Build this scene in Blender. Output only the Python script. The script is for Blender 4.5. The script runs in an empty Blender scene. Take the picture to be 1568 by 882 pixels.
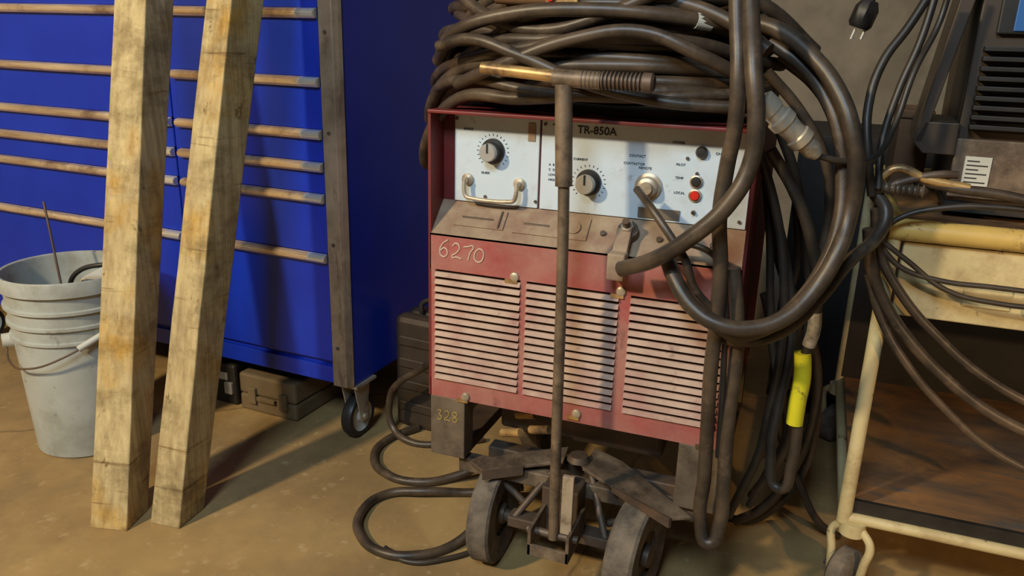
import bpy, bmesh, math, random
from mathutils import Vector, Matrix
random.seed(7)
sc=bpy.context.scene
try: sc.view_settings.view_transform='Standard'
except Exception: pass
COL=sc.collection
# ------------------------------------------------------------ materials
def mat(name,c1,c2=None,scale=8,rough=.6,metal=0,bump=.0,stretch=(1,1,1),c3=None,s3=2.0,th3=(.5,.7),detail=6,contrast=(.35,.65),c4=None,s4=3.0,th4=(.55,.7),stretch4=(1,1,1),crack=None):
    m=bpy.data.materials.new(name); m.use_nodes=True; nt=m.node_tree; N=nt.nodes; L=nt.links
    b=N['Principled BSDF']; b.inputs['Roughness'].default_value=rough; b.inputs['Metallic'].default_value=metal
    if c2 is None: c2=tuple(x*.8 for x in c1)
    tc=N.new('ShaderNodeTexCoord'); mp=N.new('ShaderNodeMapping'); mp.inputs['Scale'].default_value=stretch
    L.new(tc.outputs['Object'],mp.inputs['Vector'])
    no=N.new('ShaderNodeTexNoise'); no.inputs['Scale'].default_value=scale; no.inputs['Detail'].default_value=detail; no.inputs['Roughness'].default_value=.6
    L.new(mp.outputs[0],no.inputs['Vector'])
    cr=N.new('ShaderNodeValToRGB'); e=cr.color_ramp.elements
    e[0].position=contrast[0]; e[1].position=contrast[1]; e[0].color=(*c1,1); e[1].color=(*c2,1)
    L.new(no.outputs['Fac'],cr.inputs[0]); out=cr.outputs[0]
    def layer(out,c,s,th,st=(1,1,1),loc=(0,0,0)):
        m2=N.new('ShaderNodeMapping'); m2.inputs['Scale'].default_value=st; m2.inputs['Location'].default_value=loc; L.new(tc.outputs['Object'],m2.inputs[0])
        n2=N.new('ShaderNodeTexNoise'); n2.inputs['Scale'].default_value=s; n2.inputs['Detail'].default_value=9; n2.inputs['Roughness'].default_value=.7
        L.new(m2.outputs[0],n2.inputs['Vector'])
        r2=N.new('ShaderNodeValToRGB'); r2.color_ramp.elements[0].position=th[0]; r2.color_ramp.elements[1].position=th[1]
        L.new(n2.outputs['Fac'],r2.inputs[0])
        mx=N.new('ShaderNodeMixRGB'); mx.inputs[2].default_value=(*c,1)
        L.new(r2.outputs[0],mx.inputs[0]); L.new(out,mx.inputs[1]); return mx.outputs[0]
    if c3: out=layer(out,c3,s3,th3)
    if c4: out=layer(out,c4,s4,th4,stretch4,(3.3,1.7,5.1))
    if crack:
        n3=N.new('ShaderNodeTexNoise'); n3.inputs['Scale'].default_value=4; n3.inputs['Detail'].default_value=5; L.new(tc.outputs['Object'],n3.inputs['Vector'])
        mv=N.new('ShaderNodeMixRGB'); mv.inputs[0].default_value=.10; L.new(tc.outputs['Object'],mv.inputs[1]); L.new(n3.outputs['Color'],mv.inputs[2])
        vo=N.new('ShaderNodeTexVoronoi'); vo.feature='DISTANCE_TO_EDGE'; vo.inputs['Scale'].default_value=crack; L.new(mv.outputs[0],vo.inputs['Vector'])
        r3=N.new('ShaderNodeValToRGB'); r3.color_ramp.elements[0].position=.0; r3.color_ramp.elements[1].position=.0022; r3.color_ramp.elements[0].color=(.55,.55,.55,1); r3.color_ramp.elements[1].color=(0,0,0,1); L.new(vo.outputs['Distance'],r3.inputs[0])
        mx=N.new('ShaderNodeMixRGB'); mx.inputs[2].default_value=(.10,.06,.03,1); L.new(r3.outputs[0],mx.inputs[0]); L.new(out,mx.inputs[1]); out=mx.outputs[0]
    L.new(out,b.inputs['Base Color'])
    if bump:
        bp=N.new('ShaderNodeBump'); bp.inputs['Strength'].default_value=bump; bp.inputs['Distance'].default_value=.01
        L.new(no.outputs['Fac'],bp.inputs['Height']); L.new(bp.outputs[0],b.inputs['Normal'])
    return m
M={}
M['floor']=mat('concrete_floor',(.44,.285,.11),(.31,.195,.076),3,.72,0,.2,c3=(.20,.13,.06),s3=2.2,th3=(.45,.74),detail=12,c4=(.55,.39,.20),s4=22,th4=(.58,.76),crack=.62)
M['wall']=mat('wall_paint',(.33,.265,.18),(.22,.175,.12),5,.85,0,.1,c3=(.12,.09,.06),s3=1.5,th3=(.5,.8))
M['blue']=mat('blue_enamel',(.007,.028,.38),(.009,.038,.46),3,.28,0,0,c3=(.03,.05,.34),s3=6,th3=(.6,.9))
M['chrome']=mat('drawer_pull_metal',(.95,.74,.48),(.5,.34,.20),6,.3,.5,0,stretch=(.6,6,6),c3=(.24,.14,.08),s3=5,th3=(.50,.68))
M['chromeend']=mat('drawer_pull_cap_metal',(.95,.92,.84),(.8,.74,.62),6,.22,.6)
M['trim']=mat('corner_trim_metal',(.52,.41,.29),(.28,.21,.15),9,.38,.5,.05,c4=(.12,.08,.05),s4=6,stretch4=(3,3,.6))
M['red']=mat('dusty_red_paint',(.40,.055,.055),(.31,.07,.065),7,.55,0,.03,c3=(.45,.27,.20),s3=5,th3=(.36,.82),c4=(.10,.035,.03),s4=14,th4=(.60,.74),stretch4=(1,1,.5))
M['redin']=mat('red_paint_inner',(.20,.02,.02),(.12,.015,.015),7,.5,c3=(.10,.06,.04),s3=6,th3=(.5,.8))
M['cream']=mat('dusty_louver',(.52,.36,.265),(.38,.25,.19),12,.7,0,.03,c3=(.38,.15,.12),s3=6,th3=(.48,.78),c4=(.20,.09,.07),s4=25,th4=(.60,.74))
M['dark']=mat('dark_recess',(.012,.010,.009),(.02,.017,.014),8,.8)
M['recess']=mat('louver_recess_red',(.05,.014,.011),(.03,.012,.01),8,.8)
M['panel']=mat('control_panel_paint',(.58,.67,.74),(.64,.72,.78),5,.45,0,0,c3=(.43,.43,.40),s3=7,th3=(.48,.80),c4=(.26,.24,.2),s4=22,th4=(.64,.73))
M['shelf']=mat('dusty_sheet_metal',(.37,.27,.18),(.25,.17,.11),14,.8,0,.05,c3=(.24,.10,.07),s3=7,th3=(.5,.78),c4=(.10,.065,.045),s4=18,th4=(.6,.72))
M['steel']=mat('rusty_steel',(.15,.11,.08),(.08,.055,.04),14,.55,.4,.1,c3=(.20,.10,.05),s3=8,th3=(.5,.75))
M['bar']=mat('worn_bar_steel',(.27,.19,.12),(.12,.085,.055),18,.5,.3,.08,c3=(.07,.045,.03),s3=14,th3=(.5,.66))
M['leg']=mat('grimy_steel_leg',(.19,.14,.095),(.10,.075,.052),12,.6,.1,.05,c3=(.05,.035,.025),s3=10,th3=(.5,.72))
M['plate']=mat('dusty_steel_plate',(.27,.195,.13),(.12,.09,.06),16,.65,.2,.08,c3=(.07,.045,.03),s3=10,th3=(.40,.62))
M['cable']=mat('cable_rubber',(.030,.022,.016),(.095,.064,.040),12,.42,0,.1,c3=(.15,.10,.062),s3=18,th3=(.54,.78))
M['cableT']=mat('cable_rubber_thin',(.020,.016,.012),(.055,.04,.028),9,.45,0,0)
M['tire']=mat('worn_tire_rubber',(.21,.165,.12),(.10,.08,.062),20,.85,0,.5,c3=(.06,.05,.04),s3=14,th3=(.48,.66))
M['black']=mat('black_plastic',(.014,.013,.012),(.03,.026,.022),12,.45)
M['knobm']=mat('knob_metal',(.65,.63,.58),(.5,.48,.44),12,.3,.4)
M['brass']=mat('brass_handle',(.72,.44,.16),(.34,.20,.09),14,.4,.5,.05,c3=(.12,.08,.05),s3=14,th3=(.5,.66))
M['white']=mat('white_plastic',(.62,.62,.56),(.52,.50,.42),6,.5,0,0,c3=(.30,.26,.2),s3=5,th3=(.55,.85))
M['bucket']=mat('bucket_plastic',(.46,.48,.45),(.37,.39,.35),5,.5,0,.03,c3=(.22,.20,.16),s3=7,th3=(.48,.8),c4=(.14,.12,.09),s4=18,th4=(.60,.72))
M['yellow']=mat('yellow_tape',(.75,.68,.02),(.62,.55,.02),8,.5,c3=(.2,.18,.03),s3=20,th3=(.60,.68))
M['cartp']=mat('cream_cart_paint',(.60,.51,.28),(.47,.39,.20),6,.5,0,.03,c3=(.28,.19,.09),s3=7,th3=(.52,.74),c4=(.08,.05,.03),s4=22,th4=(.62,.68))
M['carty']=mat('yellow_cart_paint',(.64,.44,.12),(.50,.35,.10),7,.45,0,.03,c3=(.10,.06,.03),s3=18,th3=(.54,.62))
M['shelfb']=mat('light_streaked_board',(.30,.15,.06),(.09,.07,.055),3,.45,0,.03,stretch=(1,3,1),c3=(.48,.22,.06),s3=4,th3=(.5,.72),c4=(.06,.09,.10),s4=5,stretch4=(1,3,1))  # dark wood; orange streaks paint in light patches, bluish ones cable shadows
M['rustp']=mat('rust_brown_panel',(.22,.11,.045),(.12,.06,.03),6,.7)
M['olive']=mat('olive_case_plastic',(.20,.14,.07),(.15,.105,.055),9,.6)
M['silver']=mat('cast_metal',(.64,.54,.40),(.42,.34,.25),14,.4,.45,.05,c3=(.2,.14,.09),s3=14,th3=(.54,.7))
M['fin']=mat('brown_black_metal',(.045,.032,.022),(.07,.048,.032),9,.5,.2)
M['lab']=mat('blue_label',(.03,.12,.35),(.04,.15,.4),9,.4)
M['indr']=mat('red_lens',(.7,.03,.02),(.6,.03,.02),9,.2)
M['ink']=mat('black_ink',(.02,.02,.025),(.03,.03,.03),9,.6)
M['chalk']=mat('paint_marker',(.70,.55,.42),(.55,.4,.3),30,.7)
M['ymark']=mat('yellow_marker',(.42,.30,.07),(.28,.20,.05),30,.7)
M['rope']=mat('grey_metal_sleeve',(.5,.45,.38),(.2,.17,.14),60,.5,.3,.1)
def woodmat():
    m=bpy.data.materials.new('rough_sawn_pine'); m.use_nodes=True; nt=m.node_tree; N=nt.nodes; L=nt.links; b=N['Principled BSDF']; b.inputs['Roughness'].default_value=.8
    tc=N.new('ShaderNodeTexCoord')
    def noise(scale,loc,ns,det,p0,p1,c0=(0,0,0,1),c1=(1,1,1,1),ro=.6):
        mp=N.new('ShaderNodeMapping'); mp.inputs['Scale'].default_value=scale; mp.inputs['Location'].default_value=loc; L.new(tc.outputs['Object'],mp.inputs[0])
        n=N.new('ShaderNodeTexNoise'); n.inputs['Scale'].default_value=ns; n.inputs['Detail'].default_value=det; n.inputs['Roughness'].default_value=ro; L.new(mp.outputs[0],n.inputs['Vector'])
        r=N.new('ShaderNodeValToRGB'); r.color_ramp.elements[0].position=p0; r.color_ramp.elements[1].position=p1; r.color_ramp.elements[0].color=c0; r.color_ramp.elements[1].color=c1; L.new(n.outputs['Fac'],r.inputs[0]); return n,r.outputs[0]
    n,base=noise((30,30,1.4),(0,0,0),1.6,10,.33,.68,(.36,.26,.12,1),(.64,.51,.26,1),.68)
    _,st=noise((5,5,3.2),(0,0,0),1.4,9,.52,.72,ro=.75)
    _,bl=noise((2,2,2.2),(3,1,5),2.2,4,.5,.66)
    _,gr=noise((3,3,6),(7,2,1),2.0,8,.48,.66,ro=.7)
    _,bd=noise((1.5,1.5,26),(2,4,3),2.0,5,.62,.67)
    _,sp=noise((9,9,5),(5,5,2),3.0,10,.60,.67,ro=.75)
    def mix(f,a,c,mode='MIX'):
        x=N.new('ShaderNodeMixRGB'); x.blend_type=mode; x.inputs[2].default_value=(*c,1); L.new(f,x.inputs[0]); L.new(a,x.inputs[1]); return x.outputs[0]
    o=mix(st,base,(.24,.16,.08)); o=mix(bl,o,(.98,.74,.32),'MULTIPLY'); o=mix(gr,o,(.55,.53,.47),'MULTIPLY'); o=mix(bd,o,(.6,.53,.45),'MULTIPLY'); o=mix(sp,o,(.36,.29,.21),'MULTIPLY')
    L.new(o,b.inputs['Base Color'])
    bp=N.new('ShaderNodeBump'); bp.inputs['Strength'].default_value=.6; bp.inputs['Distance'].default_value=.004; L.new(n.outputs['Fac'],bp.inputs['Height']); L.new(bp.outputs[0],b.inputs['Normal'])
    return m
M['wood']=woodmat()
# ------------------------------------------------------------ helpers
def empty(name,loc=(0,0,0),rz=0):
    e=bpy.data.objects.new(name,None); e.location=loc; e.rotation_euler=(0,0,rz); e.empty_display_size=.1; COL.objects.link(e); return e
def finish(name,bm,m,parent=None,smooth=False,bevel=0):
    me=bpy.data.meshes.new(name); bmesh.ops.recalc_face_normals(bm,faces=bm.faces); bm.to_mesh(me); bm.free()
    o=bpy.data.objects.new(name,me); COL.objects.link(o); me.materials.append(M[m])
    if smooth:
        for p in me.polygons: p.use_smooth=True
    if bevel:
        bv=o.modifiers.new('bevel','BEVEL'); bv.width=bevel; bv.segments=2; bv.limit_method='ANGLE'
    if parent: o.parent=parent; o.matrix_parent_inverse=Matrix()
    return o
def box(name,x0,x1,y0,y1,z0,z1,m,parent=None,bevel=0,rot=None):
    bm=bmesh.new(); bmesh.ops.create_cube(bm,size=1)
    c=Vector(((x0+x1)/2,(y0+y1)/2,(z0+z1)/2))
    for v in bm.verts: v.co=Vector((v.co.x*(x1-x0),v.co.y*(y1-y0),v.co.z*(z1-z0)))
    if rot: bmesh.ops.transform(bm,matrix=rot,verts=bm.verts)
    for v in bm.verts: v.co+=c
    return finish(name,bm,m,parent,False,bevel)
def hexa(name,b,t,m,parent=None,bevel=0):
    bm=bmesh.new(); vb=[bm.verts.new(p) for p in b]; vt=[bm.verts.new(p) for p in t]; n=len(b)
    bm.faces.new(vb[::-1]); bm.faces.new(vt)
    for i in range(n): bm.faces.new((vb[i],vb[(i+1)%n],vt[(i+1)%n],vt[i]))
    return finish(name,bm,m,parent,False,bevel)
def frame(d):
    d=Vector(d).normalized(); return d.to_track_quat('Z','Y').to_matrix().to_4x4()
def lathe(name,prof,c,axis,m,parent=None,seg=40,smooth=True):
    bm=bmesh.new(); R=Matrix.Translation(Vector(c))@frame(axis); rings=[]
    for r,h in prof:
        if r<1e-5: rings.append([bm.verts.new(R@Vector((0,0,h)))])
        else: rings.append([bm.verts.new(R@Vector((r*math.cos(2*math.pi*i/seg),r*math.sin(2*math.pi*i/seg),h))) for i in range(seg)])
    for A,B in zip(rings,rings[1:]):
        for i in range(seg):
            j=(i+1)%seg
            if len(A)==1 and len(B)==1: continue
            if len(A)==1: bm.faces.new((A[0],B[i],B[j]))
            elif len(B)==1: bm.faces.new((A[i],A[j],B[0]))
            else: bm.faces.new((A[i],A[j],B[j],B[i]))
    o=finish(name,bm,m,parent,smooth)
    if smooth:
        es=o.modifiers.new('split','EDGE_SPLIT'); es.split_angle=math.radians(40)
    return o
def cyl(name,p0,p1,r,m,parent=None,r2=None,seg=24):
    p0=Vector(p0);p1=Vector(p1);h=(p1-p0).length
    return lathe(name,[(0,0),(r,0),(r if r2 is None else r2,h),(0,h)],p0,p1-p0,m,parent,seg)
def tube(name,pts,r,m,parent=None,cyclic=False,res=8):
    cu=bpy.data.curves.new(name,'CURVE'); cu.dimensions='3D'; cu.bevel_depth=r; cu.bevel_resolution=4; cu.resolution_u=res; cu.use_fill_caps=True
    sp=cu.splines.new('BEZIER'); sp.bezier_points.add(len(pts)-1); sp.use_cyclic_u=cyclic
    for bp,p in zip(sp.bezier_points,pts): bp.co=p; bp.handle_left_type=bp.handle_right_type='AUTO'
    o=bpy.data.objects.new(name+'_c',cu); COL.objects.link(o)
    dg=bpy.context.evaluated_depsgraph_get(); me=bpy.data.meshes.new_from_object(o.evaluated_get(dg)); bpy.data.objects.remove(o)
    me.name=name; n=bpy.data.objects.new(name,me); COL.objects.link(n); me.materials.clear(); me.materials.append(M[m])
    for p in me.polygons: p.use_smooth=True
    if parent: n.parent=parent
    return n
def text(name,s,loc,size,m,parent=None,ext=.0004,rz=0,rx=math.pi/2,slant=0,off=0):
    cu=bpy.data.curves.new(name,'FONT'); cu.body=s; cu.size=size; cu.extrude=ext; cu.shear=slant; cu.offset=off
    o=bpy.data.objects.new(name+'_t',cu); COL.objects.link(o)
    dg=bpy.context.evaluated_depsgraph_get(); me=bpy.data.meshes.new_from_object(o.evaluated_get(dg)); bpy.data.objects.remove(o)
    n=bpy.data.objects.new(name,me); COL.objects.link(n); me.materials.clear(); me.materials.append(M[m]); n.location=loc; n.rotation_euler=(rx,0,rz)
    if parent: n.parent=parent
    return n
def mm(*a): return Vector(a)/1000
# ------------------------------------------------------------ camera
CL=Vector((.722,-1.448,1.15)); ro=.02869
fw=Vector((-.3317,.8943,-.3004)).normalized(); r=Vector((.9376,.3478,0)).normalized(); up=r.cross(fw)
r2=r*math.cos(ro)+up*math.sin(ro); up2=up*math.cos(ro)-r*math.sin(ro)
cam=bpy.data.cameras.new('camera'); co=bpy.data.objects.new('camera',cam); COL.objects.link(co)
co.matrix_world=Matrix(((r2.x,up2.x,-fw.x,CL.x),(r2.y,up2.y,-fw.y,CL.y),(r2.z,up2.z,-fw.z,CL.z),(0,0,0,1)))
cam.sensor_width=36; cam.lens=1218/1568*36; sc.camera=co
# ------------------------------------------------------------ room
box('floor',-3.5,4,-3,3.2,-.1,0,'floor')
box('wall_back',-3.5,4,1.9,2.0,0,3,'wall')
box('wall_left',-3.6,-3.5,-3,3.2,0,3,'wall')
# ------------------------------------------------------------ tool cabinet
tc=empty('tool_cabinet',(-.478,.350,0),-.0593)
HT=1.9
box('carcass',-1.75,.055,.012,.72,.18,HT,'blue',tc,.004)
zs=[1.36,1.195,1.027,.8934,.808,.7233,.5576]
for bank,(xa,xb) in enumerate(((-1.7,-.53),(-.505,-.005))):
    zz=zs+[.24]
    box('drawer_top_%d'%bank,xa,xb,-.004,.014,1.375,HT-.03,'blue',tc,.003)
    for i in range(len(zs)):
        box('drawer_%d_%d'%(bank,i),xa,xb,-.006,.014,zz[i+1]+.012,zz[i]-.008,'blue',tc,.003)
        pb=[(-.006,-.014),(-.018,-.013),(-.026,-.006),(-.027,.003),(-.020,.010),(-.006,.013)]
        hexa('pull_%d_%d'%(bank,i),[(xa,a,zs[i]+b) for a,b in pb],[(xb-.06,a,zs[i]+b) for a,b in pb],'chrome',tc,.002)
        hexa('pull_end_%d_%d'%(bank,i),[(xb-.06,a,zs[i]+b) for a,b in pb],[(xb,a,zs[i]+b) for a,b in pb],'chromeend',tc,.002)
box('toe_panel',-1.7,-.005,-.003,.014,.185,.235,'blue',tc,.002)
box('centre_post',-.528,-.507,-.002,.02,.19,HT,'blue',tc)
hexa('corner_trim',[(.0,-.012,.182),(.045,-.012,.182),(.058,.01,.182),(0,.01,.182)],[(.0,-.012,HT),(.040,-.012,HT),(.058,.01,HT),(0,.01,HT)],'trim',tc,.002)
for z in (.3,.6,.9,1.15): cyl('trim_screw_%d'%(z*100),(.02,-.012,z),(.02,-.0145,z),.005,'steel',tc,seg=12)
def caster(pref,x,y,par,r=.062,w=.032,top=.18):
    lathe(pref+'_tire',[(r*.72,-w/2),(r*.95,-w/2),(r,-w/4),(r,w/4),(r*.95,w/2),(r*.72,w/2)],(x,y,r),(1,0,0),'black',par)
    lathe(pref+'_hub',[(0,-w*.45),(r*.2,-w*.5),(r*.3,-w*.3),(r*.62,-w*.3),(r*.74,-w*.5),(r*.74,w*.5),(r*.62,w*.3),(r*.3,w*.3),(r*.2,w*.5),(0,w*.55)],(x,y,r),(1,0,0),'white',par)
    for s in (-1,1):
        xx=x+s*(w/2+.006)
        hexa(pref+'_fork_%d'%s,[(xx-.002,y-.045,top-.006),(xx+.002,y-.045,top-.006),(xx+.002,y+.03,top-.006),(xx-.002,y+.03,top-.006)],
             [(xx-.002,y-.014,r-.014),(xx+.002,y-.014,r-.014),(xx+.002,y+.014,r-.014),(xx-.002,y+.014,r-.014)],'silver',par)
    cyl(pref+'_axle',(x-w/2-.014,y,r),(x+w/2+.014,y,r),.008,'silver',par)
    box(pref+'_plate',x-.035,x+.035,y-.05,y+.05,top-.008,top,'silver',par)
caster('caster_a',.03,.06,tc,.066); caster('caster_b',.0,.62,tc); caster('caster_c',-1.65,.06,tc); caster('caster_d',-1.65,.62,tc)
# ------------------------------------------------------------ timbers
def timber(name,C,yaw,wd,dp,tw,dx,dy,h=1.98):
    bm=bmesh.new(); n=16; rings=[]
    for i in range(n+1):
        z=h*i/n; k=z/1.2; a=yaw+tw*k; e1=Vector((math.cos(a),math.sin(a),0)); e2=Vector((-math.sin(a),math.cos(a),0))
        c=Vector((C[0]+dx*k+random.uniform(-1,1)*.001,C[1]+dy*k,z))
        rings.append([bm.verts.new(q) for q in (c-e1*wd,c,c+e2*dp,c-e1*wd+e2*dp)])
    bm.faces.new(rings[0][::-1]); bm.faces.new(rings[-1])
    for A,B in zip(rings,rings[1:]):
        for i in range(4): bm.faces.new((A[i],A[(i+1)%4],B[(i+1)%4],B[i]))
    return finish(name,bm,'wood',None,False,.003)
rd=math.radians
timber('timber_post',(-.69,-.235),rd(14),.094,.092,rd(-13),-.083,.316)
timber('timber_post',(-.585,-.18),rd(4),.083,.094,rd(-14),.062,.251)
# ------------------------------------------------------------ bucket
bk=empty('plastic_bucket',(-1.15,.09,0)); bk.scale=(1.1,1.1,1.1)
prof=[(0,0.004),(.118,.004),(.122,0),(.127,.004),(.142,.30),(.142,.305),(.149,.31),(.149,.316),(.143,.318),(.144,.345),(.151,.348),(.151,.355),(.145,.357),(.146,.385),(.154,.388),(.154,.395),(.147,.397),(.149,.43),(.158,.433),(.158,.465),(.155,.47),(.149,.468),(.147,.46),(.140,.30),(.124,.02),(0,.02)]
lathe('shell',prof,(0,0,0),(0,0,1),'bucket',bk,64)
lathe('contents',[(0,.36),(.06,.365),(.142,.35),(.14,.30),(0,.30)],(0,0,0),(0,0,1),'dark',bk,32)
tube('wire_handle',[(-.10,-.12,.30),(-.06,-.15,.26),(.02,-.165,.26),(.10,-.13,.29),(.152,-.03,.34)],.0025,'steel',bk)
cyl('handle_ear',(-.085,-.11,.30),(-.10,-.132,.30),.018,'white',bk); cyl('handle_grip',(.12,-.105,.305),(.155,-.03,.34),.008,'white',bk)
tube('hose',[(0,.02,.37),(.02,-.02,.42),(.07,-.03,.475),(.16,0,.50),(.22,.05,.52)],.006,'black',bk)
tube('rod',[(-.03,0,.36),(-.09,.03,.62)],.003,'steel',bk)
box('rag',.02,.12,.0,.08,.36,.44,'white',bk,.01,Matrix.Rotation(.5,4,'Y')@Matrix.Rotation(.3,4,'X'))
# ------------------------------------------------------------ cases
oc=empty('tool_case',(-.478,.350,0),-.0593)
box('lower_shell',-.40,-.18,.035,.36,.0,.055,'olive',oc,.008); box('upper_shell',-.40,-.18,.035,.36,.057,.125,'olive',oc,.008)
for x in (-.36,-.24): box('latch_%d'%int(-x*100),x,x+.03,.025,.038,.03,.085,'olive',oc,.003)
box('grip',-.325,-.255,.023,.032,.045,.06,'olive',oc,.003)
oc2=empty('black_tool_case',(-.478,.350,0),-.0593)
box('body',-.66,-.42,.04,.36,0,.14,'black',oc2,.01); box('label',-.49,-.45,.036,.041,.085,.11,'white',oc2); box('latch',-.46,-.43,.03,.042,.04,.08,'knobm',oc2,.003)
bc=empty('black_hard_case',(-.27,.56,0),-.1)
box('half_front',-.1,.1,-.06,0,0,.36,'fin',bc,.02); box('half_back',-.1,.1,.005,.065,0,.36,'fin',bc,.02)
for z in (.06,.13,.20,.27): box('rib_%d'%int(z*100),-.08,.08,-.067,-.058,z,z+.03,'fin',bc,.004)
tube('grip',[(-.04,0,.355),(-.035,0,.39),(.035,0,.39),(.04,0,.355)],.008,'black',bc)
sb=empty('shade_fill_cupboard',(0,0,0))  # invented dark cupboard, added to blacken the shaded area right of the welder
box('body',.68,1.5,1.1,1.6,.05,.90,'dark',sb,.004); box('plinth',.7,1.48,1.12,1.58,0,.05,'black',sb)
for x in (.69,1.095): box('door_leaf_%d'%int(x*100),x,x+.395,1.09,1.1,.07,.88,'dark',sb,.002)
for x in (1.07,1.11): cyl('pull_knob_%d'%int(x*100),(x,1.09,.5),(x,1.065,.5),.012,'steel',sb)
# ------------------------------------------------------------ welding machine
w=empty('welding_machine'); W=.63; D=.62; zb=.3915; z1=.759; zp=.82; zt=1.0
gr=[(.012,.203),(.216,.407),(.43,.612)]; gz0,gz1=.433,.682
xs=[0]+[v for g in gr for v in g]+[W]
box('face_top_rail',0,W,0,.012,gz1,z1,'red',w); box('face_bottom_rail',0,W,0,.012,zb,gz0,'red',w)
for i in range(0,8,2): box('face_stile_%d'%i,xs[i],xs[i+1],0.0005,.012,gz0,gz1,'red',w)
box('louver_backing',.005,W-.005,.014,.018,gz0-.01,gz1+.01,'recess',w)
for gi,(a,b) in enumerate(gr):
    n=15
    for k in range(n):
        z=gz0+(k+.5)*(gz1-gz0)/n; hh=(gz1-gz0)/n
        pf=[(.002,z-hh*.30),(-.005,z-hh*.38),(-.0065,z-hh*.33),(-.0005,z+hh*.18),(.004,z+hh*.18)]
        hexa('louver_%d_%d'%(gi,k),[(a,p,q) for p,q in pf],[(b,p,q) for p,q in pf],'cream',w)
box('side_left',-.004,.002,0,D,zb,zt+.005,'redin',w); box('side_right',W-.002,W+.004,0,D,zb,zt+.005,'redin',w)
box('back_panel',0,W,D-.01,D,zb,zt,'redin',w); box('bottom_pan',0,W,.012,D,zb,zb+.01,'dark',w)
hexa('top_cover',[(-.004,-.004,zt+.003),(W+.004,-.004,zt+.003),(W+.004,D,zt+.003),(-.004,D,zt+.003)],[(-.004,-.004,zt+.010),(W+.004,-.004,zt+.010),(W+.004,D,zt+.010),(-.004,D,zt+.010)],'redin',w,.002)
hexa('sloped_shelf',[(0.002,0,z1-.004),(W-.002,0,z1-.004),(W-.002,.06,zp-.004),(.002,.06,zp-.004)],[(0.002,0,z1),(W-.002,0,z1),(W-.002,.06,zp),(.002,.06,zp)],'shelf',w)
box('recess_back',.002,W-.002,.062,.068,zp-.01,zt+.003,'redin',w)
box('panel_left',.03,.2135,.055,.062,zp+.001,zt-.002,'panel',w,.001); box('panel_right',.218,.622,.055,.062,zp+.001,zt-.002,'panel',w,.001)
def onshelf(x,t,h=.0): return (x, t*.06-h*.71, z1+t*(zp-z1)+h*.70)
def shplate(nm,x0,x1,t0,t1,h=.003,m='shelf'):
    hexa(nm,[onshelf(x0,t0),onshelf(x1,t0),onshelf(x1,t1),onshelf(x0,t1)],[onshelf(x0,t0,h),onshelf(x1,t0,h),onshelf(x1,t1,h),onshelf(x0,t1,h)],m,w,.001)
shplate('cover_plate_a',.045,.155,.28,.8); shplate('cover_plate_b',.175,.33,.25,.85); shplate('slot',.06,.13,.5,.55,.0045,'steel'); shplate('slot_b',.195,.25,.5,.55,.0045,'steel'); shplate('rib_a',.142,.146,.3,.78,.006,'steel')
cyl('bushing',onshelf(.30,.55,0),onshelf(.30,.55,.006),.014,'shelf',w)
for x in (.36,.47,.50,.57): cyl('shelf_bolt_%d'%int(x*100),onshelf(x,.5,0),onshelf(x,.5,.005),.006,'steel',w,seg=8)
def knob(nm,x,z,r1,r2,y=.055):
    lathe(nm+'_skirt',[(0,0),(r1,0),(r1*.95,.006),(r1*.75,.010),(r1*.72,.022),(0,.022)],(x,y,z),(0,-1,0),'black',w)
    lathe(nm+'_cap',[(0,.020),(r2,.021),(r2,.030),(r2*.9,.032),(0,.032)],(x,y,z),(0,-1,0),'knobm',w)
    box(nm+'_pointer',x-.0015,x+.0015,y-.034,y-.031,z,z+r2,'black',w)
def ticks(nm,x,z,rr):
    bm=bmesh.new()
    for i in range(19):
        a=math.radians(-45+270*i/18); d=Vector((math.cos(a),0,math.sin(a))); n=Vector((-d.z,0,d.x))*.0007
        p=Vector((x,.0542,z)); vs=[bm.verts.new(q) for q in (p+d*rr-n,p+d*(rr+.004)-n,p+d*(rr+.004)+n,p+d*rr+n)]; bm.faces.new(vs)
    finish(nm,bm,'ink',w)
knob('range_knob',.115,.929,.026,.018); ticks('range_ticks',.115,.929,.031); knob('current_knob',.318,.883,.026,.019); ticks('current_ticks',.318,.883,.031)
lathe('socket_flange',[(0,0),(.026,0),(.026,.004),(.02,.006),(.018,.02),(.012,.022),(.012,.03),(0,.03)],(.436,.055,.886),(0,-1,0),'silver',w)
lathe('push_button',[(0,0),(.011,0),(.011,.006),(.008,.012),(0,.013)],(.53,.055,.958),(0,-1,0),'black',w)
for nm,z,m in (('indicator_black',.903,'black'),('indicator_red',.877,'indr'),('fuse_holder',.845,'black')):
    rr=.011 if m!='black' or z>.9 else .004
    lathe(nm+'_bezel',[(rr*.85,0),(rr*1.1,0),(rr*1.1,.004),(rr*.85,.005)],(.525,.055,z),(0,-1,0),'silver',w)
    lathe(nm,[(0,0),(rr*.85,0),(rr*.85,.003),(rr*.7,.009),(0,.010)],(.525,.055,z),(0,-1,0),m,w)
for (x,z) in ((.525,.918),(.505,.945),(.61,.835),(.21,.835),(.225,.99),(.035,.99),(.10,.835)): cyl('screw_%d_%d'%(x*1000,z*1000),(x,.055,z),(x,.051,z),.003,'steel',w)
text('panel_lettering','TA',(.240,.0542,.977),.021,'ink',w,off=.0003); text('panel_lettering_b','TR-850A',(.290,.0542,.977),.021,'ink',w,off=.0002)
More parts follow.
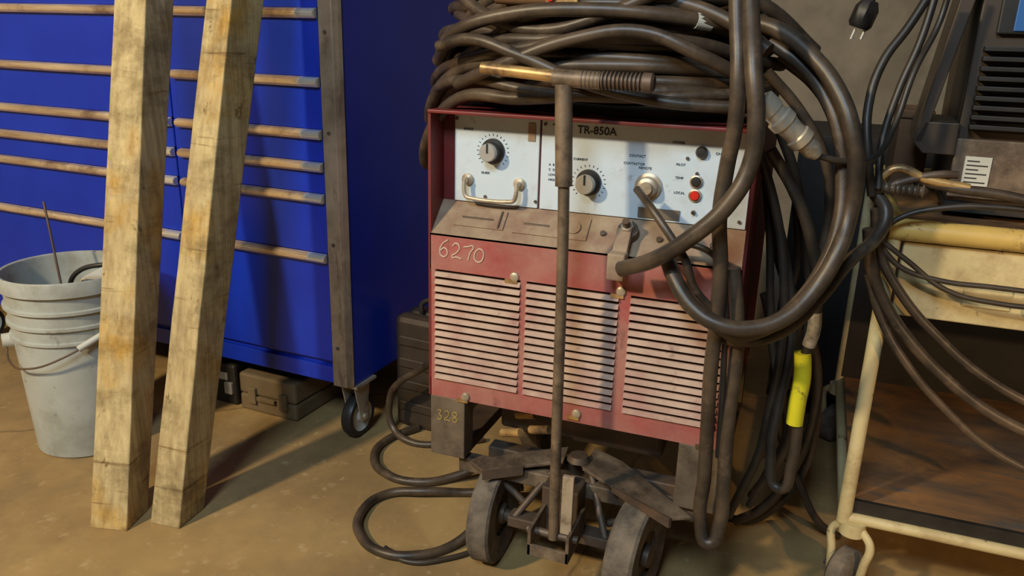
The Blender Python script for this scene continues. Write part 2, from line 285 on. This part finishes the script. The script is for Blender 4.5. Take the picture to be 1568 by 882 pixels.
for i,(x,z,n) in enumerate(((.05,.968,'RANGE'),(.285,.925,'CURRENT'),(.385,.925,'CONTACTOR'),(.395,.940,'CONTACT'),(.415,.918,'REMOTE'),(.475,.97,'POWER'),(.485,.93,'PILOT'),(.555,.955,'ON-OFF'),(.235,.910,'A  B'),(.235,.900,'C  D'),(.235,.890,'LOW'),(.235,.88,'HIGH'),(.485,.905,'TEMP'),(.485,.877,'LOCAL'),(.09,.882,'50-850'))):
    text('small_print_%d'%i,n,(x,.0543,z),.0065,'ink',w)
box('label_block',.19,.205,.053,.055,.955,.99,'shelf',w); box('data_plate',.42,.50,.052,.055,.826,.845,'leg',w)
for x in (.061,.175): lathe('grip_post_%d'%int(x*1000),[(0,0),(.012,0),(.012,.006),(.006,.01),(.006,.02),(0,.02)],(x,.055,.868),(0,-1,0),'silver',w)
tube('grip_bar',[(.061,.037,.872),(.061,.034,.850),(.066,.033,.836),(.078,.033,.833),(.158,.033,.833),(.170,.033,.836),(.175,.034,.850),(.175,.037,.872)],.0045,'silver',w)
hw={'6':[(.9,1.0),(.35,.75),(.05,.3),(.25,0),(.7,.05),(.8,.35),(.5,.5),(.15,.35)],'2':[(.1,.8),(.45,1.0),(.8,.75),(.55,.4),(.05,.05),(.5,.08),(1.0,0)],'7':[(.05,.85),(.5,.9),(1.0,.95),(.7,.5),(.5,0)],'0':[(.5,.95),(.1,.6),(.15,.1),(.55,0),(.95,.4),(.85,.85),(.45,.95)]}
for i,(ch,x0,s) in enumerate((('6',.022,.036),('2',.050,.032),('7',.076,.032),('0',.100,.030))):
    tube('painted_number_%d'%i,[(x0+a*.022,-.0006,.712-.001*i+b*s) for a,b in hw[ch]],.0015,'chalk',w)
h3={'3':[(.1,.9),(.7,.9),(.4,.55),(.8,.3),(.5,0),(.05,.1)],'2':hw['2'],'8':[(.5,.5),(.1,.8),(.5,1),(.85,.75),(.5,.5),(.1,.2),(.5,0),(.9,.25),(.5,.5)]}
for i,(ch,x0) in enumerate((('3',.016),('2',.034),('8',.053))):
    tube('leg_number_%d'%i,[(x0+a*.014,-.0006,.335+b*.024) for a,b in h3[ch]],.0013,'ymark',w)
for i,(x,z) in enumerate(((.19,.688),(.41,.688),(.085,.402),(.335,.412),(.60,.402))):
    lathe('latch_screw_%d'%i,[(0,0),(.010,0),(.009,.004),(.005,.006),(0,.006)],(x,0,z),(0,-1,0),'silver',w); box('latch_tab_%d'%i,x-.02,x+.006,-.004,0,z-.014,z-.006,'brass',w)
cyl('stud_base',onshelf(.41,.55,0),onshelf(.41,.55,.02),.020,'steel',w); cyl('stud_nut',onshelf(.41,.55,.02),onshelf(.41,.55,.034),.013,'silver',w,seg=6); cyl('stud',onshelf(.41,.55,.03),onshelf(.41,.55,.05),.007,'steel',w)
hexa('lug_tab',[(.392,-.01,.762),(.42,-.01,.762),(.42,.02,.80),(.392,.02,.80)],[(.392,-.022,.772),(.42,-.022,.772),(.42,.008,.812),(.392,.008,.812)],'shelf',w,.002)
box('lug_bracket',.388,.422,-.045,-.012,.72,.772,'shelf',w,.004)
zl=.2475
box('leg_a',0,.082,0,.05,zl,zb,'leg',w,.002); box('leg_b',W-.082,W,0,.05,zl,zb,'leg',w,.002); box('leg_c',0,.082,D-.06,D,zl,zb,'leg',w,.002); box('leg_d',W-.082,W,D-.06,D,zl,zb,'leg',w,.002)
box('skid_a',.0,.06,.05,D,zl-.03,zl,'steel',w,.002); box('skid_b',W-.06,W,.05,D,zl-.03,zl,'steel',w,.002)
def plate(nm,pts,th,m): hexa(nm,[(a,b,c-th) for a,b,c in pts],pts,m,w,.002)
plate('deck_wing_a',[(.095,.0,.248),(.14,-.028,.248),(.22,.012,.258),(.300,.045,.27),(.295,.10,.277),(.19,.055,.262)],.008,'plate')
plate('deck_wing_b',[(.345,.035,.27),(.42,.0,.262),(.55,-.045,.247),(.590,-.02,.245),(.42,.10,.268),(.35,.12,.277)],.008,'plate')
hexa('wing_lip_b',[(.42,-.004,.25),(.55,-.049,.225),(.554,-.044,.225),(.424,.001,.25)],[(.42,-.004,.262),(.55,-.049,.247),(.554,-.044,.247),(.424,.001,.262)],'steel',w)
hexa('wing_lip_a',[(.14,-.032,.226),(.22,.008,.236),(.22,.012,.236),(.14,-.028,.226)],[(.14,-.032,.248),(.22,.008,.258),(.22,.012,.258),(.14,-.028,.248)],'steel',w)
box('front_rail',.06,.59,.02,.05,.205,.24,'plate',w,.003)
for nm,p0,p1 in (('strut_a',(.21,-.02,.14),(.29,.05,.26)),('strut_b',(.42,-.02,.14),(.36,.05,.26)),('strut_c',(.225,.03,.15),(.14,.03,.215)),('strut_d',(.41,.03,.15),(.53,.03,.215))): cyl(nm,p0,p1,.008,'steel',w,seg=10)
box('cross_channel',.10,.56,.10,.14,.19,.235,'steel',w,.003)
box('transformer_core',.12,.5,.12,.5,.28,.40,'steel',w,.01)
for k,(x,y,z) in enumerate(((.17,.10,.33),(.21,.08,.31),(.26,.12,.34),(.15,.06,.30))): cyl('terminal_%d'%k,(x,y,z),(x+.05,y-.02,z+.02),.010,'brass',w,seg=10)
def wheel(nm,x,y,rr,wd,yaw):
    ax=(math.cos(yaw),math.sin(yaw),0)
    lathe(nm+'_tire',[(rr*.45,-wd*.42),(rr*.8,-wd*.48),(rr*.95,-wd*.5),(rr,-wd*.4),(rr,wd*.4),(rr*.95,wd*.5),(rr*.8,wd*.48),(rr*.45,wd*.42)],(x,y,rr),ax,'tire',w,48)
    lathe(nm+'_hub',[(0,-wd*.5),(rr*.2,-wd*.5),(rr*.22,-wd*.3),(rr*.46,-wd*.3),(rr*.5,-wd*.4),(rr*.5,wd*.4),(rr*.46,wd*.3),(rr*.22,wd*.3),(rr*.2,wd*.55),(0,wd*.55)],(x,y,rr),ax,'steel',w)
wheel('front_wheel_a',.146,.03,.113,.052,.02); wheel('front_wheel_b',.480,.0,.118,.062,-.14); wheel('rear_wheel_a',.08,.56,.12,.06,0); wheel('rear_wheel_b',.56,.56,.12,.06,0)
cyl('front_axle',(.13,.03,.113),(.50,.0,.118),.014,'steel',w); cyl('rear_axle',(.05,.56,.12),(.59,.56,.12),.014,'steel',w)
box('axle_beam',.20,.43,-.03,.01,.125,.15,'steel',w,.003); box('kingpin_block',.28,.36,-.04,.02,.15,.25,'steel',w,.003)
cyl('kingpin',(.315,-.01,.14),(.315,-.01,.27),.02,'steel',w); lathe('kingpin_cap',[(0,0),(.026,0),(.02,.012),(0,.014)],(.33,.06,.272),(0,0,1),'steel',w,20)
box('tongue_yoke_a',.285,.292,-.14,-.02,.15,.21,'plate',w,.001); box('tongue_yoke_b',.365,.372,-.14,-.02,.15,.21,'plate',w,.001); box('tongue_yoke_front',.285,.372,-.14,-.134,.15,.175,'plate',w,.001)
cyl('yoke_pin',(.275,-.11,.19),(.382,-.11,.19),.008,'steel',w)
box('yoke_strap',.345,.368,-.115,-.105,.20,.33,'silver',w,.001)
tube('tongue_bar',[(.332,-.115,.185),(.325,-.108,.5),(.318,-.10,.80),(.312,-.097,.95)],.0105,'bar',w)
cyl('tongue_sleeve',(.314,-.098,.90),(.304,-.093,1.075),.0155,'bar',w)
cyl('tongue_cross_tube',(.285,-.093,1.086),(.37,-.093,1.084),.015,'bar',w)
cyl('tongue_grip_plain',(.150,-.093,1.097),(.30,-.093,1.087),.0105,'brass',w)
pr=[(0,0)]
for i in range(15): pr+=[(.0115,.0005+i*.007),(.0155,.002+i*.007),(.0155,.0045+i*.007),(.0115,.006+i*.007)]
pr+=[(.0165,.107),(.0165,.122),(.012,.126),(0,.126)]
lathe('tongue_grip_ribbed',pr,(.335,-.093,1.085),(1,0,-.008),'steel',w,24)
# ------------------------------------------------------------ coil on top
coil=empty('welding_cable_coil')
def coilpts(n0,n1,sd,cx,cy,ax,ay,z0,drop,dz=.024,wob=.014):
    rnd=random.Random(sd); pts=[]
    for i in range(n0,n1):
        lvl=i-n0
        a=ax-lvl*.011+rnd.uniform(-.022,.022); b=ay-lvl*.008+rnd.uniform(-.03,.02); zz=z0+lvl*dz+rnd.uniform(-.004,.006)
        ph=rnd.uniform(0,6.28); ph2=rnd.uniform(0,6.28); ox=rnd.uniform(-.018,.018); oy=rnd.uniform(-.012,.012); amp=rnd.uniform(.3,1)*wob
        for k in range(14):
            t=2*math.pi*k/14
            rr=1+.035*math.sin(3*t+ph2)
            zc=zz+(dz/14)*k+amp*math.sin(2*t+ph)+amp*.5*math.sin(3*t+ph2)
            x=cx+ox+a*math.cos(t)*rr; y=cy+oy+b*math.sin(t)*rr
            if x<.0: zc-=drop*(-x)*max(0,1-lvl*.12)
            if x>-.02: zc=max(zc,1.028)
            pts.append((x,y,zc))
    return pts
tube('coil_outer',coilpts(0,8,3,.285,.20,.36,.215,1.028,1.9),.0125,'cable',coil)
tube('coil_inner',coilpts(0,8,5,.32,.20,.31,.165,1.030,0,wob=.02),.0125,'cable',coil)
tube('coil_core',coilpts(0,7,15,.31,.20,.26,.12,1.030,0,.027,wob=.02),.0125,'cable',coil)
tube('coil_mixed',coilpts(0,6,23,.30,.19,.335,.20,1.034,1.2,.034,wob=.034),.0105,'cable',coil)
tube('coil_tangle',coilpts(0,5,41,.29,.20,.35,.22,1.06,1.0,.036,wob=.045),.0115,'cable',coil)
tube('coil_thin',coilpts(0,6,9,.29,.19,.34,.20,1.05,.5,.027,.03),.0075,'cableT',coil)
tube('coil_top_strand',[(-.03,.10,1.10),(.06,.0,1.16),(.17,-.02,1.19),(.32,-.02,1.20),(.48,.02,1.19),(.60,.10,1.17),(.66,.2,1.13)],.013,'cable',coil)
tube('coil_top_strand_b',[(.02,.14,1.15),(.12,.04,1.20),(.28,.03,1.235),(.42,.04,1.225),(.55,.03,1.19),(.63,.0,1.14)],.013,'cable',coil)
tube('coil_top_strand_d',[(.08,.10,1.22),(.16,.06,1.25),(.30,.09,1.28),(.46,.10,1.27),(.60,.14,1.22),(.70,.22,1.14)],.013,'cable',coil)
tube('coil_cross_strand',[(.05,.02,1.06),(.16,-.035,1.10),(.30,-.04,1.15),(.42,-.03,1.165),(.52,-.02,1.13),(.62,.04,1.08)],.012,'cable',coil)
tube('coil_cross_strand_b',[(.02,.0,1.13),(.10,-.03,1.145),(.20,-.045,1.12),(.33,-.04,1.075),(.47,-.03,1.05),(.60,.0,1.045)],.011,'cable',coil)
tube('white_tape_a',[(.43,.037,1.2235),(.45,.037,1.2195)],.0145,'white',coil); tube('white_tape_b',[(.50,.029,1.187),(.525,.045,1.1835)],.0142,'white',coil)
eh=empty('electrode_holder'); lathe('handle',[(0,0),(.014,.002),(.016,.05),(.014,.10),(0,.10)],(.14,-.01,1.222),(1,.05,-.02),'rustp',eh); box('jaw_upper',.24,.31,-.02,.005,1.226,1.236,'brass',eh,.002); box('jaw_lower',.24,.30,-.02,.005,1.21,1.218,'brass',eh,.002); cyl('pivot',(.25,-.025,1.222),(.25,.01,1.222),.009,'indr',eh)
# ------------------------------------------------------------ hanging cables (x,z pairs in mm, y list in mm)
drape=empty('draped_cart_cables')
CP_=[coil,0]
def cable(mtl,rr,xz,ys):
    q=[tuple(map(int,s.split(','))) for s in xz.split()]
    CP_[1]+=1
    tube('hanging_strand_%d'%CP_[1],[mm(a,y,b) for (a,b),y in zip(q,ys)],rr,mtl,CP_[0])
cable('cable',.0135,'565,1279 577,1198 592,1107 596,1025 589,948 586,869 596,775 599,678 599,576 603,466 608,356 611,255 631,220 646,257 644,345 638,478 639,585 631,685 615,769',[-20,-50,-80,-80,-70,-70,-60,-60,-60,-50,-50,-50,-60,-50,-40,-30,-30,-30,-30])
cable('cable',.0145,'586,1269 601,1188 617,1109 630,1040 630,967 603,900 550,839 484,785 421,752',[-20,-60,-100,-110,-110,-120,-120,-100,-70])
cable('cable',.0145,'494,787 524,746 559,709 608,687 662,685 712,705 753,751 781,814 793,877 793,949 777,1018 747,1079 700,1132 641,1173 576,1192',[-40,-80,-100,-110,-100,-80,-50,-30,0,0,0,20,50,80,100])
cable('cable',.0125,'588,698 623,663 672,674 725,718 765,792 779,864 774,939 759,1009 726,1071 680,1120 625,1154',[-50,-80,-80,-50,-20,0,20,30,50,80,100])
cable('cable',.0125,'597,636 651,643 714,667 766,727 807,785 847,821 860,865 837,897',[-30,-50,-30,0,50,100,130,140])
cable('cableT',.011,'650,971 697,903 736,821 759,734 766,641 758,559 763,448 763,346 746,285 722,346 723,455 730,577 705,718 655,867',[50,60,70,80,90,90,90,90,90,100,120,140,160,180])
cable('cableT',.009,'623,975 673,841 701,715 713,567 705,418 696,315 666,195 650,128',[100,120,120,120,130,150,180,200])
cable('cableT',.010,'651,1008 690,921 727,792 756,645 758,457 747,306 692,155',[160,180,200,200,200,220,260])
cable('cable',.010,'624,1103 689,1035 742,954 765,856 761,752 749,663',[120,140,150,160,160,140])
cable('cable',.009,'640,1130 712,1075 770,985 790,880 775,770 760,700 735,560 725,430 700,260',[140,150,170,190,210,220,230,240,260])
cable('cableT',.008,'640,900 662,780 680,640 700,520 735,420 745,330 720,240 690,130',[200,200,200,210,220,230,240,260])
cable('cableT',.011,'660,820 690,700 745,600 790,480 800,340 770,200 720,90 660,30',[260,280,290,300,310,320,330,340])
cable('cableT',.009,'700,850 720,700 700,560 715,400 740,280 800,150 850,60 900,15',[300,310,310,320,330,350,370,400])
cable('cableT',.010,'660,620 700,520 780,440 810,300 790,160 740,60 690,15 640,12',[340,340,350,360,370,380,380,380])
CP_[0]=drape
cable('cableT',.0055,'727,976 770,967 822,971 849,1023 868,1112 900,1201 908,1276',[-20,0,60,120,150,200,200])
cable('cableT',.008,'831,894 812,975 803,1053 816,1126 850,1188 881,1254',[120,120,140,160,180,200])
cable('cableT',.007,'840,907 835,986 849,1077 873,1167 887,1255',[120,140,160,180,200])
cable('cable',.0115,'835,833 852,758 890,683 949,613 1027,547 1112,496 1235,456',[120,130,140,140,140,140,140])
cable('cable',.009,'841,869 859,794 910,712 990,633 1077,570 1225,507',[130,140,140,140,140,140])
cable('cable',.008,'849,742 885,656 943,576 1023,497 1111,433 1248,382',[140,140,130,130,130,130])
cable('cableT',.0055,'855,819 883,853 958,881 1039,889 1147,886',[140]*5)
cable('cableT',.005,'864,795 903,762 971,746 1055,745 1176,744',[140]*5)
cable('cableT',.005,'864,808 911,776 984,729 1071,716 1181,720',[140]*5)
cable('cable',.009,'898,926 971,917 1043,912 1143,893',[140,130,130,130])
CP_[0]=w
cable('cable',.0075,'426,888 461,870 491,842 518,812 539,787 556,739 596,690',[0,-50,-70,-80,-90,-80,-60])
cable('cableT',.006,'485,764 518,802 560,804 591,783 609,713 619,585 628,393',[0,-40,-50,-50,-50,-40,-30])
fl=empty('floor_power_cable')
def fcable(nm,rr,xy,zs_):
    q=[tuple(map(int,s.split(','))) for s in xy.split()]
    tube(nm,[mm(a,b,z) for (a,b),z in zip(q,zs_)],rr,'cable',fl)
fcable('drop',.0105,'-118,285 -235,391 -299,401 -351,435 -346,434 -280,412 -175,437 -82,512',[350,250,200,120,40,11,11,11])
fcable('loop_a',.0115,'-291,496 -338,399 -328,299 -250,225 -149,221 -61,279 5,327',[11,11,11,11,11,20,50])
fcable('loop_b',.0115,'136,251 7,233 -106,175 -199,134 -213,38 -160,-49 -77,-82 -5,-59 50,2 92,76 107,188',[50,11,20,11,11,11,11,11,11,40,50])
tube('loop_c',[mm(-90,-60,8),mm(-20,-85,8),mm(60,-40,8),mm(140,60,8)],.006,'cableT',fl)
# connector plug
cp=empty('cable_connector')
a=mm(630,-60,1065); b=mm(729,-20,976); d=(b-a); Ld=d.length
lathe('shell',[(0,0),(.014,0),(.021,.004),(.021,Ld*.2),(.018,Ld*.22),(.018,Ld*.3),(.023,Ld*.32),(.023,Ld*.42),(.019,Ld*.45),(.019,Ld*.62),(.022,Ld*.64),(.022,Ld*.74),(.016,Ld*.78),(.016,Ld*.9),(.010,Ld),(0,Ld)],a,d,'silver',cp)
tp=empty('cable_tape_wrap')
tube('tape',[mm(753,88,586),mm(759,88,532),mm(757,88,483),mm(757,88,436)],.0165,'yellow',tp)
tube('metal_sleeve',[mm(765,86,671),mm(767,86,636),mm(762,88,602)],.0125,'rope',tp)
# ------------------------------------------------------------ utility cart
uc=empty('utility_cart')
cy=.19; X0=.885; X1=1.75; CD=.76
for nm,x,y in (('leg_a',X0,cy),('leg_b',X1,cy),('leg_c',X0,cy+CD),('leg_d',X1,cy+CD)): cyl(nm,(x,y,.185),(x,y,.83),.0145,'cartp',uc)
cyl('top_rail_front',(X0-.01,cy-.005,.825),(X1,cy-.005,.825),.021,'carty',uc); cyl('top_rail_back',(X0,cy+CD,.825),(X1,cy+CD,.825),.02,'carty',uc)
cyl('bottom_rail_front',(X0,cy,.195),(X1,cy,.195),.012,'cartp',uc); cyl('bottom_rail_back',(X0,cy+CD,.195),(X1,cy+CD,.195),.012,'cartp',uc)
cyl('bottom_rail_side',(X0,cy,.195),(X0,cy+CD,.195),.012,'cartp',uc); cyl('top_rail_side',(X0,cy,.825),(X0,cy+CD,.825),.02,'carty',uc)
box('top_deck',X0,X1,cy,cy+CD,.815,.835,'shelfb',uc); box('drawer_front',X0+.02,X1-.02,cy+.0,cy+.02,.655,.80,'cartp',uc,.003)
box('drawer_body',X0+.02,X1-.02,cy+.02,cy+CD*.6,.66,.80,'black',uc); box('bottom_shelf',X0+.01,X1,cy+.012,cy+CD,.20,.22,'shelfb',uc); box('shelf_lip',X0+.01,X1,cy+.004,cy+.014,.205,.235,'black',uc)
box('shade_fill_sheet',X0,X1,cy+CD-.015,cy+CD-.005,.22,.66,'black',uc)  # added black sheet, stands in for the shade between shelf and drawer
box('latch_plate',1.02,1.10,cy-.004,cy,.69,.73,'cartp',uc,.002); cyl('latch_knob',(1.14,cy,.70),(1.14,cy-.02,.70),.012,'silver',uc)
def ccaster(pref,x,y):
    rr=.055
    lathe(pref+'_tire',[(0,-.022),(rr*.8,-.022),(rr,-.014),(rr,.014),(rr*.8,.022),(0,.022)],(x,y+.01,rr),(.85,-.5,0),'tire',uc)
    for s in (-1,1):
        ox,oy=s*.034*.86,-s*.034*.5
        tube(pref+'_fork_%d'%s,[(x+ox*.6,y+oy*.6,.175),(x+ox*1.25,y+oy*1.25,.15),(x+ox*1.1,y+oy*1.1,.10),(x+ox,y+.01+oy,.05)],.009,'cartp',uc)
    cyl(pref+'_cap',(x,y,.16),(x,y,.19),.026,'cartp',uc)
    cyl(pref+'_axle',(x-.04,y+.033,rr),(x+.04,y-.013,rr),.006,'steel',uc)
for i,(x,y) in enumerate(((X0+.02,cy),(X1,cy),(X0,cy+CD),(X1,cy+CD))): ccaster('caster_%d'%i,x,y)
gc=empty('ground_clamp')
a=mm(835,130,910); b=mm(926,130,907)
pr=[(0,0)]
for i in range(9): pr+=[(.009,i*.0095),(.013,i*.0095+.003),(.009,i*.0095+.006)]
pr+=[(0,.09)]
lathe('spring',pr,a,b-a,'bar',gc)
tube('upper_jaw',[a+Vector((0,0,.01)),a+Vector((.03,0,.035)),a+Vector((.08,0,.02)),a+Vector((.15,0,.01))],.008,'brass',gc)
tube('lower_jaw',[a+Vector((0,0,-.01)),a+Vector((.05,0,.015)),a+Vector((.10,0,.03)),a+Vector((.13,.01,.03))],.007,'steel',gc)
wb=empty('rusty_toolbox',(0,0,0)); box('body',.895,.963,.58,.76,.847,1.0,'rustp',wb,.004); box('lid',.892,.965,.575,.765,1.0,1.02,'rustp',wb,.004); box('hasp',.92,.94,.57,.58,.97,1.01,'steel',wb,.002)
# ------------------------------------------------------------ finned power supply
ps=empty('finned_power_supply',(.975,.30,.848),-.05)
box('base',0,.6,.0,.45,.0,.02,'black',ps); box('lower_front',.0,.6,-.012,.0,.03,.142,'plate',ps,.003); box('body',.0,.6,0,.45,.02,.55,'fin',ps,.004)
box('rating_plate',.02,.065,-.015,-.012,.055,.11,'white',ps)
for i in range(6): box('rating_print_%d'%i,.024,.045 if i%2 else .06,-.0155,-.015,.06+i*.008,.0625+i*.008,'ink',ps)
for i in range(9): box('fin_%d'%i,.015,.6,-.035,.0,.162+i*.0175,.170+i*.0175,'black',ps,.001)
box('upper_front',.03,.6,-.015,0,.332,.55,'black',ps,.003); box('badge',.055,.6,-.019,-.015,.337,.42,'lab',ps,.002); text('badge_text','OFFIR',(.075,-.0195,.347),.035,'white',ps)
hexa('side_guard',[(-.075,-.02,.13),(-.055,-.02,.11),(-.0,-.02,.11),(0,-.02,.17),(-.06,-.02,.17)],[(-.075,.2,.13),(-.055,.2,.11),(-.0,.2,.11),(0,.2,.17),(-.06,.2,.17)],'fin',ps,.002)
hexa('side_rail',[(-.075,-.02,.13),(-.058,-.02,.13),(-.003,-.02,.45),(-.03,-.02,.45)],[(-.075,.2,.13),(-.058,.2,.13),(-.003,.2,.45),(-.03,.2,.45)],'fin',ps,.002)
hp=empty('hanging_plug')
a=mm(808,900,1235)
tube('cord',[a+Vector((.05,.1,.5)),a+Vector((.02,.02,.2)),a],.008,'black',hp); lathe('plug_body',[(0,0),(.02,0),(.03,-.02),(.03,-.06),(.024,-.07),(0,-.07)],a+Vector((0,0,.03)),(.3,0,1),'black',hp,8)
for dx in (-.012,.012): cyl('prong_%d'%(dx*1000),a+Vector((dx-.015,0,-.04)),a+Vector((dx-.022,0,-.065)),.004,'knobm',hp)
# ------------------------------------------------------------ lights
def light(nm,typ,loc,tgt,e,col,size=.1,cone=None):
    l=bpy.data.lights.new(nm,typ); l.energy=e; l.color=col
    if typ=='AREA': l.size=size
    else: l.shadow_soft_size=size
    if cone: l.spot_size=cone; l.spot_blend=.6
    o=bpy.data.objects.new(nm,l); COL.objects.link(o); o.location=loc; o.rotation_euler=(Vector(tgt)-Vector(loc)).to_track_quat('-Z','Y').to_euler(); return o
light('work_lamp','POINT',(-1.5,-2.7,2.7),(0,0,.6),430,(1,.80,.50),.11)
light('ceiling_lamp','AREA',(.3,-3.0,3.2),(.3,0,.5),85,(.62,.82,1),.9)
light('side_lamp','SPOT',(2.3,-2.2,1.5),(1.35,.5,.35),130,(1,.62,.28),.03,math.radians(30))
wd=bpy.data.worlds.new('world'); sc.world=wd; wd.use_nodes=True; wd.node_tree.nodes['Background'].inputs[0].default_value=(.6,.62,.7,1); wd.node_tree.nodes['Background'].inputs[1].default_value=.035
